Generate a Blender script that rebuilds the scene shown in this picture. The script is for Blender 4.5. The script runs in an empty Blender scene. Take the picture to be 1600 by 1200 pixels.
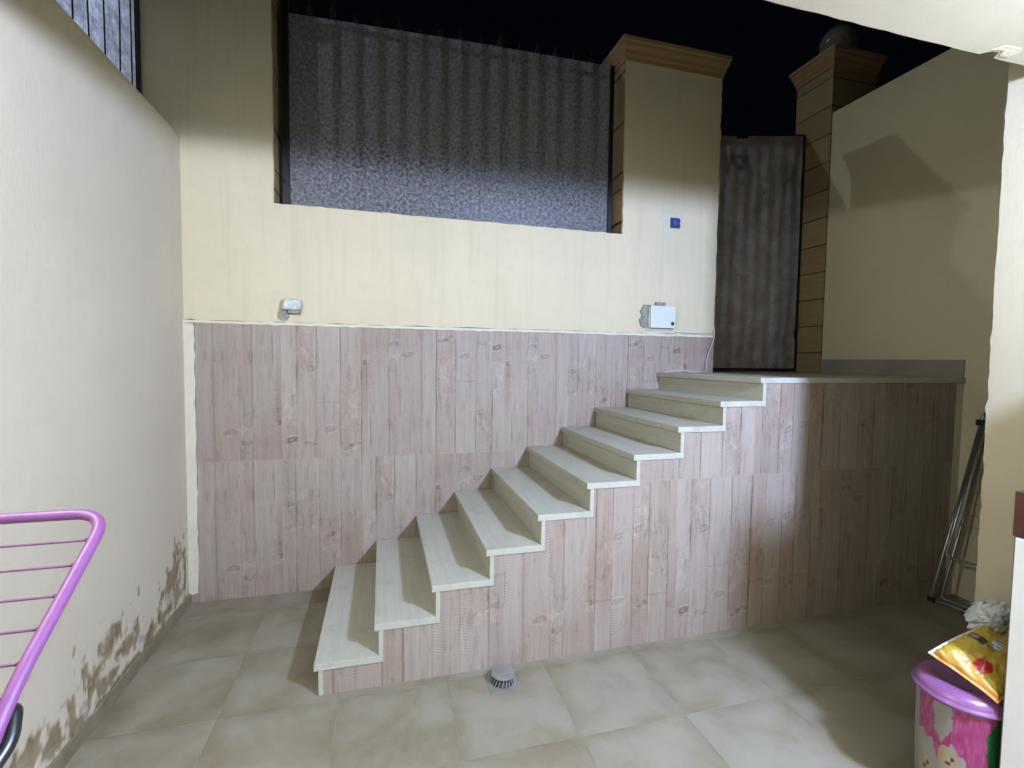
import bpy, bmesh, math, random
import numpy as np
from mathutils import Vector, Matrix
random.seed(7)
rng = np.random.RandomState(7)
sc = bpy.context.scene
COL = sc.collection
# ------------------------------------------------------------------ camera
CAMP = (1.3132, -3.7789, 1.7485); YAW, PITCH, ROLL, FPX = 0.2658, -0.0513, 0.0124, 747.59
cd = bpy.data.cameras.new('camera'); cam = bpy.data.objects.new('camera', cd); COL.objects.link(cam)
cy, sy, cp, sp = math.cos(YAW), math.sin(YAW), math.cos(PITCH), math.sin(PITCH)
F = Vector((sy*cp, cy*cp, sp)); Rt = Vector((cy, -sy, 0)); U = Rt.cross(F)
cr, sr = math.cos(ROLL), math.sin(ROLL)
R2 = cr*Rt + sr*U; U2 = -sr*Rt + cr*U
m = Matrix((R2, U2, -F)).transposed().to_4x4(); m.translation = Vector(CAMP)
cam.matrix_world = m
cd.sensor_width = 36; cd.lens = FPX/1600*36; cd.clip_start = 0.02; cd.clip_end = 400
sc.camera = cam
# ------------------------------------------------------------------ world and lamps (night)
w = bpy.data.worlds.new("World"); sc.world = w; w.use_nodes = True
bg = w.node_tree.nodes['Background']; bg.inputs[0].default_value = (.35, .5, 1, 1); bg.inputs[1].default_value = 0.0022
sc.view_settings.view_transform = 'Standard'; sc.view_settings.look = 'None'; sc.view_settings.exposure = 0; sc.view_settings.gamma = 1
sc.cycles.max_bounces = 8; sc.cycles.diffuse_bounces = 5; sc.cycles.transparent_max_bounces = 12
sc.cycles.caustics_reflective = False; sc.cycles.caustics_refractive = False
sc.cycles.sample_clamp_indirect = 4
def lamp(name, loc, power, color, radius):
    l = bpy.data.lights.new(name, 'POINT'); l.energy = power; l.color = color; l.shadow_soft_size = radius
    o = bpy.data.objects.new(name, l); o.location = loc; COL.objects.link(o); return o
lamp('porch_lamp_light', (3.40, -4.00, 2.68), 620, (.775, .99, 1.72), .11)      # the lamp over the house door, behind the camera
lamp('side_lamp_light', (0.14, -2.80, 2.832), 135, (.90, .96, 1.12), .010)       # weak lamp on the left, lights the far right wall
BD = Vector((-1, .407, .615))
lamp('street_lamp_light', Vector((5.5, 0, 3.7)) + BD*13, 1040, (.80, .90, 1.0), .15)   # street lamp beyond the wall
lamp('neighbour_lamp_light', (-1.8, -1.3, 3.75), 108, (.72, .82, 1.0), .1)     # neighbour's yard lamp behind the left fence

# ------------------------------------------------------------------ helpers
def tag(o, label=None, cat=None, group=None, kind=None):
    if label: o['label'] = label
    if cat: o['category'] = cat
    if group: o['group'] = group
    if kind: o['kind'] = kind
    return o
def thing(name, label, cat, loc=(0, 0, 0), group=None):
    o = bpy.data.objects.new(name, None); o.location = loc; o.empty_display_size = .1; COL.objects.link(o)
    return tag(o, label, cat, group)
def link(name, me, mat, parent=None, smooth=False):
    o = bpy.data.objects.new(name, me); COL.objects.link(o)
    if mat: me.materials.append(mat)
    if parent is not None:
        o.parent = parent
        o.matrix_parent_inverse = Matrix.Translation(-Vector(parent_loc(parent)))
    if smooth:
        me.polygons.foreach_set('use_smooth', [True]*len(me.polygons))
    return o
def parent_loc(p):
    v = Vector(p.location)
    if p.type == 'MESH' and p.parent: return (0, 0, 0)
    return v if p.type == 'EMPTY' else (0, 0, 0)
class MB:
    def __init__(s): s.v = []; s.f = []
    def add(s, v, f):
        n = len(s.v); s.v += [tuple(p) for p in v]; s.f += [tuple(i+n for i in q) for q in f]; return s
    def box(s, x0, x1, y0, y1, z0, z1):
        v = [(x0,y0,z0),(x1,y0,z0),(x1,y1,z0),(x0,y1,z0),(x0,y0,z1),(x1,y0,z1),(x1,y1,z1),(x0,y1,z1)]
        return s.add(v, [(0,3,2,1),(4,5,6,7),(0,1,5,4),(1,2,6,5),(2,3,7,6),(3,0,4,7)])
    def prism(s, pts, axis, a, b):
        """2-D outline extruded along axis from a to b"""
        n = len(pts)
        def P(p, t): return {'y': (p[0], t, p[1]), 'z': (p[0], p[1], t), 'x': (t, p[0], p[1])}[axis]
        v = [P(p, a) for p in pts] + [P(p, b) for p in pts]
        f = [tuple(range(n))[::-1], tuple(range(n, 2*n))] + [(i, (i+1) % n, n+(i+1) % n, n+i) for i in range(n)]
        return s.add(v, f)
    def rings(s, rings, cap=True, closed=True):
        n = len(rings[0]); v = [p for r in rings for p in r]; f = []
        for k in range(len(rings)-1):
            for i in range(n if closed else n-1):
                j = (i+1) % n
                f.append((k*n+i, k*n+j, (k+1)*n+j, (k+1)*n+i))
        if cap: f += [tuple(range(n))[::-1], tuple((len(rings)-1)*n+i for i in range(n))]
        return s.add(v, f)
    def tube(s, pts, r, seg=8, cap=True):
        P = [Vector(p) for p in pts]; rs = []
        prev = None
        for i, p in enumerate(P):
            t = (P[min(i+1, len(P)-1)] - P[max(i-1, 0)]).normalized()
            if prev is None:
                a = Vector((0, 0, 1)) if abs(t.z) < .9 else Vector((1, 0, 0))
                u = t.cross(a).normalized()
            else:
                u = (prev - t*prev.dot(t)).normalized()
            prev = u; v = t.cross(u)
            rr = r[i] if isinstance(r, (list, tuple)) else r
            rs.append([p + u*rr*math.cos(2*math.pi*k/seg) + v*rr*math.sin(2*math.pi*k/seg) for k in range(seg)])
        return s.rings(rs, cap)
    def lathe(s, c, prof, seg=32, cap=True):
        return s.rings([[(c[0]+r*math.cos(2*math.pi*k/seg), c[1]+r*math.sin(2*math.pi*k/seg), c[2]+z) for k in range(seg)] for r, z in prof], cap)
    def build(s, name, mat, parent=None, smooth=False, bevel=0, wob=0):
        me = bpy.data.meshes.new(name); me.from_pydata(s.v, [], s.f); me.validate()
        bm = bmesh.new(); bm.from_mesh(me)
        if wob:
            for v in bm.verts: v.co += Vector((random.gauss(0, wob), random.gauss(0, wob), random.gauss(0, wob)))
        bmesh.ops.recalc_face_normals(bm, faces=bm.faces)
        if bevel:
            bmesh.ops.bevel(bm, geom=list(bm.edges), offset=bevel, segments=2, affect='EDGES', profile=.6, clamp_overlap=True)
        bm.to_mesh(me); bm.free()
        return link(name, me, mat, parent, smooth)
def rounded(pts, r, n=6):
    """polyline with its inner corners rounded"""
    P = [Vector(p) for p in pts]; out = [P[0]]
    for i in range(1, len(P)-1):
        a = (P[i-1]-P[i]); b = (P[i+1]-P[i]); d = min(r, a.length*.45, b.length*.45)
        A = P[i]+a.normalized()*d; B = P[i]+b.normalized()*d
        for k in range(n+1):
            t = k/n; out.append(A*(1-t)**2 + P[i]*2*t*(1-t) + B*t*t)
    out.append(P[-1]); return out
def rough_line(a, b, step=.05, jit=.003):
    """points from a to b (b left out) with a chipped, wavering edge"""
    a = Vector(a); b = Vector(b); L = (b-a).length; n = max(1, int(L/step)); d = (b-a)/n
    nrm = Vector((-d.y, d.x)).normalized(); out = [tuple(a)]
    for i in range(1, n):
        out.append(tuple(a + d*i + nrm*random.gauss(0, jit) * (2.2 if random.random() < .08 else 1)))
    return out
# value noise in numpy
def vnoise(x, y, seed=0):
    xi = np.floor(x).astype(np.int64); yi = np.floor(y).astype(np.int64)
    fx = x-xi; fy = y-yi; fx = fx*fx*(3-2*fx); fy = fy*fy*(3-2*fy)
    def hsh(a, b):
        n = (a*374761393 + b*668265263 + seed*1442695041) & 0xffffffff
        n = ((n ^ (n >> 13))*1274126177) & 0xffffffff
        return ((n ^ (n >> 16)) & 0xffff)/65535.0
    return (hsh(xi, yi)*(1-fx)+hsh(xi+1, yi)*fx)*(1-fy) + (hsh(xi, yi+1)*(1-fx)+hsh(xi+1, yi+1)*fx)*fy
def fbm(x, y, seed=0, o=4):
    s = 0; a = .5; t = 0
    for k in range(o):
        s = s+a*vnoise(x*2**k, y*2**k, seed+k*17); t += a; a *= .5
    return s/t

# ------------------------------------------------------------------ materials
def newmat(name):
    m = bpy.data.materials.new(name); m.use_nodes = True; nt = m.node_tree
    b = nt.nodes['Principled BSDF']; return m, nt, b
def N(nt, t, **kw):
    n = nt.nodes.new(t)
    for k, v in kw.items():
        if k.startswith('i_'): n.inputs[k[2:].replace('_', ' ')].default_value = v
        else: setattr(n, k, v)
    return n
def coords(nt, scale=(1, 1, 1), obj=False):
    mp = N(nt, 'ShaderNodeMapping'); mp.inputs['Scale'].default_value = scale
    if obj:
        tc = N(nt, 'ShaderNodeTexCoord'); nt.links.new(tc.outputs['Object'], mp.inputs[0])
    else:
        g = N(nt, 'ShaderNodeNewGeometry'); nt.links.new(g.outputs['Position'], mp.inputs[0])
    return mp.outputs[0]
def noise(nt, vec, scale, detail=4, rough=.6, dist=0):
    n = N(nt, 'ShaderNodeTexNoise'); n.inputs['Scale'].default_value = scale; n.inputs['Detail'].default_value = detail
    n.inputs['Roughness'].default_value = rough; n.inputs['Distortion'].default_value = dist
    nt.links.new(vec, n.inputs['Vector']); return n.outputs['Fac']
def ramp(nt, fac, stops, interp='LINEAR'):
    r = N(nt, 'ShaderNodeValToRGB'); r.color_ramp.interpolation = interp
    el = r.color_ramp.elements
    while len(el) < len(stops): el.new(.5)
    for e, (p, c) in zip(el, stops):
        e.position = p; e.color = (c[0], c[1], c[2], 1) if hasattr(c, '__len__') else (c, c, c, 1)
    nt.links.new(fac, r.inputs[0]); return r.outputs[0]
def mix(nt, a, b, fac, mode='MIX'):
    x = N(nt, 'ShaderNodeMix', data_type='RGBA', blend_type=mode)
    for s, v in ((0, fac), (6, a), (7, b)):
        if hasattr(v, 'is_linked') or hasattr(v, 'links'): nt.links.new(v, x.inputs[s])
        elif s == 0: x.inputs[0].default_value = v
        else: x.inputs[s].default_value = (*v, 1)
    return x.outputs[2]
def math_(nt, op, a, b=0.0, c=0.0):
    x = N(nt, 'ShaderNodeMath', operation=op)
    for i, v in enumerate((a, b, c)):
        if hasattr(v, 'links'): nt.links.new(v, x.inputs[i])
        else: x.inputs[i].default_value = v
    return x.outputs[0]
def bump(nt, b, h, strength=.2, dist=.01):
    n = N(nt, 'ShaderNodeBump'); n.inputs['Strength'].default_value = strength; n.inputs['Distance'].default_value = dist
    nt.links.new(h, n.inputs['Height']); nt.links.new(n.outputs[0], b.inputs['Normal'])
def simple(name, col, rough=.5, metal=0, var=.08, scale=30, bumps=0, spec=.5):
    m, nt, b = newmat(name); v = coords(nt)
    n = noise(nt, v, scale)
    c = ramp(nt, n, [(.3, [x*(1-var) for x in col]), (.7, [min(1, x*(1+var)) for x in col])])
    nt.links.new(c, b.inputs['Base Color']); b.inputs['Roughness'].default_value = rough; b.inputs['Metallic'].default_value = metal
    b.inputs['Specular IOR Level'].default_value = spec
    if bumps: bump(nt, b, n, bumps, .004)
    return m
PL = (.54, .47, .30)
def plaster(name, col=PL, drips=.8, seed=0, attr=False, bs=.35):
    m, nt, b = newmat(name)
    v = coords(nt); vv = coords(nt, (9, 9, .5))
    big = noise(nt, v, 1.1, 5, .6); streak = noise(nt, vv, 1.3, 5, .65); fine = noise(nt, v, 95, 3, .6); mid = noise(nt, v, 9, 4)
    fs = noise(nt, coords(nt, (60, 60, 9)), 1.5, 3, .6)
    c = mix(nt, [x*.93 for x in col], [min(1, x*1.05) for x in col], ramp(nt, big, [(.3, 0.), (.7, 1.)]))
    c = mix(nt, c, [col[0]*.84, col[1]*.83, col[2]*.8], ramp(nt, streak, [(.52, 0.), (.78, drips)]))
    c = mix(nt, c, [col[0]*.9, col[1]*.88, col[2]*.84], ramp(nt, mid, [(.5, 0.), (.9, .6)]))
    if attr:
        at = N(nt, 'ShaderNodeAttribute', attribute_name='stain')
        sep = N(nt, 'ShaderNodeSeparateColor'); nt.links.new(at.outputs['Color'], sep.inputs[0])
        soil = ramp(nt, mid, [(.3, (.15, .11, .055)), (.5, (.24, .185, .105)), (.75, (.34, .27, .165))])
        c = mix(nt, c, (.36, .33, .20), sep.outputs[1])
        c = mix(nt, c, (.19, .20, .175), sep.outputs[2])
        c = mix(nt, c, soil, sep.outputs[0])
    nt.links.new(c, b.inputs['Base Color']); b.inputs['Roughness'].default_value = .82; b.inputs['Specular IOR Level'].default_value = .25
    h = math_(nt, 'ADD', math_(nt, 'MULTIPLY', fs, .8), math_(nt, 'MULTIPLY', fine, .5))
    h = math_(nt, 'ADD', h, math_(nt, 'MULTIPLY', mid, .9))
    if attr: h = math_(nt, 'SUBTRACT', h, math_(nt, 'MULTIPLY', sep.outputs[0], 1.6))
    bump(nt, b, h, bs, .006)
    return m
M = {}
M['plaster'] = plaster('cream plaster')
M['plaster_left'] = plaster('peeling cream plaster', (.56, .485, .34), .25, attr=True, bs=.18)
M['plaster_yellow'] = plaster('yellowish cream plaster', (.54, .475, .30), .15)
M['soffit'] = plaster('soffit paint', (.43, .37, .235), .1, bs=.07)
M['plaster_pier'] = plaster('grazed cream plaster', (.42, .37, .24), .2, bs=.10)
M['filler'] = simple('white filler', (.55, .51, .37), .8, var=.06, scale=14, bumps=.4)
# floor tiles
def floor_mat():
    m, nt, b = newmat('floor tiles')
    g = N(nt, 'ShaderNodeNewGeometry'); s = N(nt, 'ShaderNodeSeparateXYZ'); nt.links.new(g.outputs['Position'], s.inputs[0])
    tx = math_(nt, 'DIVIDE', math_(nt, 'SUBTRACT', s.outputs[0], .543), .5545)
    ty = math_(nt, 'DIVIDE', math_(nt, 'ADD', s.outputs[1], 1.805), .5300)
    fx = math_(nt, 'FRACT', tx); fy = math_(nt, 'FRACT', ty)
    ex = math_(nt, 'MINIMUM', fx, math_(nt, 'SUBTRACT', 1., fx)); ey = math_(nt, 'MINIMUM', fy, math_(nt, 'SUBTRACT', 1., fy))
    e = math_(nt, 'MINIMUM', ex, ey)
    cb = N(nt, 'ShaderNodeCombineXYZ'); nt.links.new(math_(nt, 'FLOOR', tx), cb.inputs[0]); nt.links.new(math_(nt, 'FLOOR', ty), cb.inputs[1])
    wn = N(nt, 'ShaderNodeTexWhiteNoise', noise_dimensions='3D'); nt.links.new(cb.outputs[0], wn.inputs['Vector'])
    off = N(nt, 'ShaderNodeVectorMath', operation='MULTIPLY_ADD'); nt.links.new(wn.outputs['Color'], off.inputs[0])
    off.inputs[1].default_value = (7, 7, 7); nt.links.new(g.outputs['Position'], off.inputs[2])
    cloud = noise(nt, off.outputs[0], 2.6, 5, .55, .4); fine = noise(nt, off.outputs[0], 22, 4, .6)
    c = ramp(nt, cloud, [(.27, (.235, .205, .15)), (.43, (.305, .282, .22)), (.56, (.352, .337, .287)), (.74, (.385, .375, .335))])
    # the printed tile is browner towards its rim
    rim = math_(nt, 'MULTIPLY', ramp(nt, e, [(.0, 1.), (.17, 0.)]), ramp(nt, noise(nt, off.outputs[0], 3.3, 3), [(.36, 0.), (.62, 1.)]))
    c = mix(nt, c, (.23, .20, .135), math_(nt, 'MULTIPLY', rim, .72))
    c = mix(nt, c, (.27, .21, .15), ramp(nt, noise(nt, g.outputs['Position'], 1.7, 3), [(.58, 0.), (.8, .45)]))
    c = mix(nt, c, (.5, .48, .42), math_(nt, 'MULTIPLY', ramp(nt, fine, [(.5, 0.), (.8, 1.)]), .14))
    # grime along the bottoms of the walls
    joint = ramp(nt, e, [(.0022, 1.), (.0050, 0.)])
    jc = mix(nt, (.40, .39, .33), (.17, .145, .10), ramp(nt, noise(nt, g.outputs['Position'], 3.1, 3), [(.4, 0.), (.6, 1.)]))
    c = mix(nt, c, jc, math_(nt, 'MULTIPLY', joint, .75))
    spk = ramp(nt, noise(nt, g.outputs['Position'], 46, 2), [(.76, 0.), (.80, .6)])
    c = mix(nt, c, (.12, .10, .08), spk)
    nt.links.new(c, b.inputs['Base Color'])
    nt.links.new(ramp(nt, cloud, [(.3, .50), (.7, .42)]), b.inputs['Roughness'])
    b.inputs['Specular IOR Level'].default_value = .35
    h = math_(nt, 'SUBTRACT', math_(nt, 'MULTIPLY', fine, .25), joint)
    bump(nt, b, h, .3, .003)
    return m
M['floor'] = floor_mat()
def tread_mat(name, k=1.0):
    m, nt, b = newmat(name)
    v = coords(nt, (26, 1.0, 26)); st = noise(nt, v, 1.6, 6, .65, .2); f = noise(nt, coords(nt), 3, 4); sp_ = noise(nt, coords(nt, (90, 6, 90)), 2, 3)
    c = ramp(nt, st, [(.3, (.60*k, .57*k, .46*k)), (.5, (.66*k, .635*k, .53*k)), (.7, (.70*k, .68*k, .58*k))])
    c = mix(nt, c, (.57*k, .53*k, .42*k), ramp(nt, f, [(.5, 0.), (.75, .4)]))
    c = mix(nt, c, (.36*k, .32*k, .24*k), ramp(nt, noise(nt, coords(nt), 38, 4, .7), [(.62, 0.), (.74, .45)]))
    c = mix(nt, c, (.46*k, .42*k, .33*k), ramp(nt, noise(nt, coords(nt), 6, 5, .7), [(.55, 0.), (.72, .45)]))
    nt.links.new(c, b.inputs['Base Color']); b.inputs['Roughness'].default_value = .48; b.inputs['Specular IOR Level'].default_value = .35
    bump(nt, b, sp_, .06, .002); return m
M['tread'] = tread_mat('travertine slab')
# printed plank tiles: the print itself is in a colour attribute, fine grain in nodes
def plank_mat():
    m, nt, b = newmat('printed plank tiles')
    at = N(nt, 'ShaderNodeAttribute', attribute_name='print')
    g1 = noise(nt, coords(nt, (170, 170, 5)), 1.6, 4, .65); g2 = noise(nt, coords(nt, (14, 14, 130)), 1.4, 3, .6)
    c = mix(nt, at.outputs['Color'], (.22, .19, .175), ramp(nt, g1, [(.5, 0.), (.85, .5)]))
    c = mix(nt, c, (.62, .57, .56), ramp(nt, g2, [(.52, 0.), (.85, .4)]))
    nt.links.new(c, b.inputs['Base Color']); b.inputs['Roughness'].default_value = .55; b.inputs['Specular IOR Level'].default_value = .3
    bw = N(nt, 'ShaderNodeRGBToBW'); nt.links.new(c, bw.inputs[0]); bump(nt, b, bw.outputs[0], .30, .006)
    return m
M['plank'] = plank_mat()
def film_mat(name, tint, trans, transl, sp, rough=.3, spk=.5, tcolor=(.8, .85, .95), crk=.35, gl_=.05):
    m, nt, b = newmat(name); out = nt.nodes['Material Output']; nt.nodes.remove(b)
    v = coords(nt); cell = noise(nt, v, sp, 3, .75); crinkle = noise(nt, v, 5, 4, .6, 1.0); big = noise(nt, v, 2.3, 3)
    bw = ramp(nt, cell, [(.36, .10), (.52, .55), (.66, 1.0)])
    col = mix(nt, [t*(1-spk) for t in tint], [min(1, t*(1+spk)) for t in tint], bw)
    tcol = mix(nt, [.85*(1-spk*.6)]*3, (.95, .95, .95), bw); tcol = mix(nt, tcol, tcolor, 1.0, 'MULTIPLY')
    bmp = N(nt, 'ShaderNodeBump'); bmp.inputs['Strength'].default_value = crk; bmp.inputs['Distance'].default_value = .01
    nt.links.new(math_(nt, 'ADD', math_(nt, 'MULTIPLY', cell, .35), crinkle), bmp.inputs['Height'])
    d = N(nt, 'ShaderNodeBsdfDiffuse'); t = N(nt, 'ShaderNodeBsdfTranslucent'); g = N(nt, 'ShaderNodeBsdfGlossy'); tr = N(nt, 'ShaderNodeBsdfTransparent')
    g.inputs['Roughness'].default_value = rough; g.inputs['Color'].default_value = (.9, .9, .9, 1)
    tr.inputs['Color'].default_value = (.75, .78, .8, 1)
    nt.links.new(col, d.inputs[0]); nt.links.new(tcol, t.inputs[0])
    for s in (d, t, g): nt.links.new(bmp.outputs[0], s.inputs['Normal'])
    def ms(a, b_, f):
        x = N(nt, 'ShaderNodeMixShader')
        if hasattr(f, 'links'): nt.links.new(f, x.inputs[0])
        else: x.inputs[0].default_value = f
        nt.links.new(a, x.inputs[1]); nt.links.new(b_, x.inputs[2]); return x.outputs[0]
    s = ms(d.outputs[0], t.outputs[0], transl); s = ms(s, tr.outputs[0], trans); s = ms(s, g.outputs[0], gl_)
    nt.links.new(s, out.inputs['Surface']); return m
M['film'] = film_mat('frosted plastic sheet', (.58, .55, .52), .08, .75, 40, .3, .80, (.50, .53, .57), .35)
M['film_gate'] = film_mat('crinkled plastic film', (1.0, .76, .82), .06, .74, 5, .13, .4, (1.0, .94, .98), .5, .10)
M['film_left'] = film_mat('backlit frosted sheet', (.30, .34, .42), .01, .7, 15, .3, .85, (.8, .85, 1.0))
M['iron'] = simple('black iron', (.012, .012, .014), .45, .2, .3, 40, .2)
M['iron_bar'] = simple('dark iron bars', (.03, .028, .028), .5, .2, .3, 40, .2)
def stone(name, a, bcol, courses=None, grain=(1.5, 1.5, 22)):
    m, nt, b = newmat(name)
    st = noise(nt, coords(nt, grain), 1.3, 5, .6, .4)
    c = ramp(nt, st, [(.3, a), (.7, bcol)])
    if courses:
        g = N(nt, 'ShaderNodeNewGeometry'); s = N(nt, 'ShaderNodeSeparateXYZ'); nt.links.new(g.outputs['Position'], s.inputs[0])
        t = math_(nt, 'DIVIDE', s.outputs[2], courses); fr = math_(nt, 'FRACT', t)
        e = math_(nt, 'MINIMUM', fr, math_(nt, 'SUBTRACT', 1., fr)); j = ramp(nt, e, [(.018, 1.), (.03, 0.)])
        wn = N(nt, 'ShaderNodeTexWhiteNoise', noise_dimensions='1D'); nt.links.new(math_(nt, 'FLOOR', t), wn.inputs['W'])
        c = mix(nt, c, [x*.75 for x in a], math_(nt, 'MULTIPLY', wn.outputs['Value'], .6))
        c = mix(nt, c, (.10, .07, .05), j); bump(nt, b, math_(nt, 'SUBTRACT', 1., j), .6, .01)
    nt.links.new(c, b.inputs['Base Color']); b.inputs['Roughness'].default_value = .7; return m
M['cap'] = stone('sandstone cap', (.35, .22, .105), (.40, .255, .13), None, (7, 7, 10))
M['gatestone'] = stone('stone cladding', (.34, .25, .13), (.44, .34, .20), .265)
M['reveal'] = stone('reveal stone', (.42, .30, .16), (.50, .40, .25), .42)
M['skirt'] = simple('grey stone skirting', (.27, .23, .165), .6, var=.25, scale=9)
M['skirt2'] = simple('landing skirting', (.30, .29, .27), .6, var=.12, scale=5)
M['crack'] = simple('painted crack shadow', (.13, .12, .09), .9, var=.3)
M['cement'] = simple('rough cement', (.30, .30, .27), .95, var=.35, scale=45, bumps=.8)
M['cement_light'] = simple('pale cement smear', (.50, .54, .55), .9, var=.12, scale=12, bumps=.3)
M['white_plastic'] = simple('white plastic', (.74, .80, .84), .35, var=.02)
M['conduit'] = simple('grey white conduit plastic', (.55, .62, .66), .5, var=.35, scale=40, bumps=.4)
M['blue'] = simple('dark blue box', (.03, .05, .12), .5, var=.3, scale=60)
M['blue_ring'] = simple('blue conduit ring', (.04, .10, .55), .4, var=.05)
M['darkbrown'] = simple('dark brown plastic', (.06, .03, .02), .4)
M['cable'] = simple('white cable', (.68, .68, .64), .5, var=.05)
M['purple'] = simple('orchid purple lacquer', (.165, .050, .150), .5, var=.10, scale=40)
M['purple_wire'] = simple('purple coated wire', (.20, .07, .20), .5, var=.05)
M['black_rubber'] = simple('black plastic joint', (.012, .012, .018), .35)
M['steel'] = simple('grey metal tube', (.36, .38, .42), .28, .8, .1)
M['drain_steel'] = simple('dull steel', (.34, .35, .36), .5, .35, .12, 20)
M['grille'] = simple('dark drain grille', (.04, .042, .045), .5, .4, .4, 60)
M['cab_white'] = simple('white cabinet panel', (.88, .90, .86), .3, var=.02, scale=4)
M['cab_brown'] = stone('brown wood band', (.075, .022, .012), (.11, .035, .02))
M['cab_edge'] = simple('grey cabinet edge', (.20, .20, .19), .5)
M['lid'] = simple('mauve plastic lid', (.19, .07, .165), .3, var=.05, scale=6)
M['asphalt'] = simple('street asphalt', (.05, .05, .05), .9, var=.2)
def attr_mat(name, attr, rough, bumpv=0, sc_=20):
    m, nt, b = newmat(name); at = N(nt, 'ShaderNodeAttribute', attribute_name=attr); nt.links.new(at.outputs['Color'], b.inputs['Base Color'])
    b.inputs['Roughness'].default_value = rough
    if bumpv: bump(nt, b, noise(nt, coords(nt), sc_, 4, .6, 1.2), bumpv, .01)
    return m
M['tub'] = attr_mat('printed tub', 'paint', .3)
M['bag'] = attr_mat('glossy printed bag', 'paint', .42, .22, 9)
M['bag_white'] = simple('crumpled white carrier bag', (.62, .68, .74), .4, var=.2, scale=14, bumps=.9)
def globe_mat():
    m, nt, b = newmat('clear plastic globe'); out = nt.nodes['Material Output']
    b.inputs['Base Color'].default_value = (.25, .26, .22, 1); b.inputs['Roughness'].default_value = .12
    tr = N(nt, 'ShaderNodeBsdfTransparent'); tr.inputs[0].default_value = (.8, .8, .8, 1)
    x = N(nt, 'ShaderNodeMixShader'); x.inputs[0].default_value = .45
    nt.links.new(b.outputs[0], x.inputs[1]); nt.links.new(tr.outputs[0], x.inputs[2]); nt.links.new(x.outputs[0], out.inputs[0]); return m
M['globe'] = globe_mat()
for key_, mat_ in M.items():      # base colours were judged a third too light: bring all but the wall paint down
    if key_ in ('plaster', 'plaster_pier', 'cab_white', 'filler', 'purple', 'lid', 'bag', 'tub', 'plaster_left', 'plaster_yellow', 'soffit', 'globe') or 'film' in key_: continue
    nt_ = mat_.node_tree; inp = nt_.nodes['Principled BSDF'].inputs['Base Color']
    if inp.is_linked:
        src = inp.links[0].from_socket; nt_.links.new(mix(nt_, src, (.61, .54, .42) if key_ in ('plank',) else (.585, .595, .545) if key_ == 'tread' else (.665, .635, .53) if key_ == 'floor' else (.73, .70, .575), 1.0, 'MULTIPLY'), inp)

# ------------------------------------------------------------------ measured layout
X0, D = .9728, .3001
HS = [0, .1702, .3421, .5162, .6864, .8611, 1.0288, 1.1845, 1.3456, 1.5003, 1.65]
WT, WF, TH = 1.2256, 1.2168, .0361
ZL = 1.65; XR = 5.5192; GX = 4.2591; WX0, WX1, ZS = .5744, 3.307, 2.8354; ZC = 4.28
XN = [X0+i*D for i in range(10)]

# ------------------------------------------------------------------ ground
f = MB().box(-.30, 9, -7.5, .30, -.06, 0).build('floor', M['floor']); tag(f, kind='structure')
g = MB().box(-60, 60, .62, 80, 1.45, 1.56).build('ground', M['asphalt']); tag(g, kind='structure')

# ------------------------------------------------------------------ back wall
bw = thing('boundary_wall', 'cream back wall with wood-print tiles on its lower half, a wide window opening and two capped piers', 'wall', (2, .15, 0))
out = []
out += [(-.32, 0), (GX, 0)]
out += rough_line((GX, 1.60), (GX, ZC), .045, .0035)
out += [(GX, ZC), (WX1, ZC)]
out += rough_line((WX1, ZC-.001), (WX1, ZS), .05, .0025)
out += [(WX1, ZS)] + rough_line((WX1-.002, ZS), (WX0, ZS), .06, .0018)
out += rough_line((WX0, ZS), (WX0, ZC), .06, .0015)
out += [(WX0, ZC), (-.32, ZC)]
MB().prism(out, 'y', 0, .31).build('plaster_wall', M['plaster'], bw)
def cap_mesh(x0, x1, y0, y1, z0, H=.17, o=.05):
    prof = [(-.02, 0), (.010, 0), (.012, .03*H/.17), (.022, .045*H/.17), (.026, .075*H/.17), (.042, .105*H/.17), (.046, .13*H/.17), (.056, .14*H/.17), (.056, H)]
    return MB().rings([[(x0-a, y0-a, z0+z), (x1+a, y0-a, z0+z), (x1+a, y1+a, z0+z), (x0-a, y1+a, z0+z)] for a, z in prof])
cap_mesh(WX1, GX, 0, .31, ZC+.001).build('pier_cap', M['cap'], bw)
cap_mesh(-.32, WX0, 0, .31, ZC+.001).build('pier_cap', M['cap'], bw)
MB().box(WX1-.006, WX1-.003, .008, .300, ZS+.002, ZC-.01).build('reveal_stone', M['reveal'], bw)
MB().box(WX0+.003, WX0+.006, .008, .300, ZS+.002, ZC-.01).build('reveal_stone', M['reveal'], bw)
# white grout bead over the tiles and the ragged gap above it
top = []; bot = []
for i in range(90):
    x = .0+i*(GX-.004)/89
    top.append((x, 1.992+random.gauss(0, .0012))); bot.append((x, 1.973+random.gauss(0, .0022)))
MB().prism(bot+top[::-1], 'y', -.013, -.001).build('grout_bead', M['filler'], bw)
ck = MB(); x = 0.0
while x < GX-.1:
    L = random.uniform(.05, .35); k = 6; h = random.uniform(.001, .0055) if x > .05 else .007
    lo = [(x+L*i/k, 1.993) for i in range(k+1)]; hi = [(x+L*i/k, 1.994+h*random.uniform(.3, 1.2)*math.sin(math.pi*(i+.3)/(k+.6))) for i in range(k+1)]
    ck.prism(lo+hi[::-1], 'y', -.003, .001); x += L+random.uniform(0, .12)
ck.build('crack', M['crack'], bw)  # dark strips painted in for the shade inside the gap
fl = [(.0, .06)] + [(.062+random.gauss(0, .0025), .06+.02*0 + i*.0485) for i in range(0, 40)] + [(.0, 1.972)]
fl[1] = (.035, .062); fl[2] = (.055, .075)
MB().prism(fl, 'y', -.012, -.001).build('filler_strip', M['filler'], bw)

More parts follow.
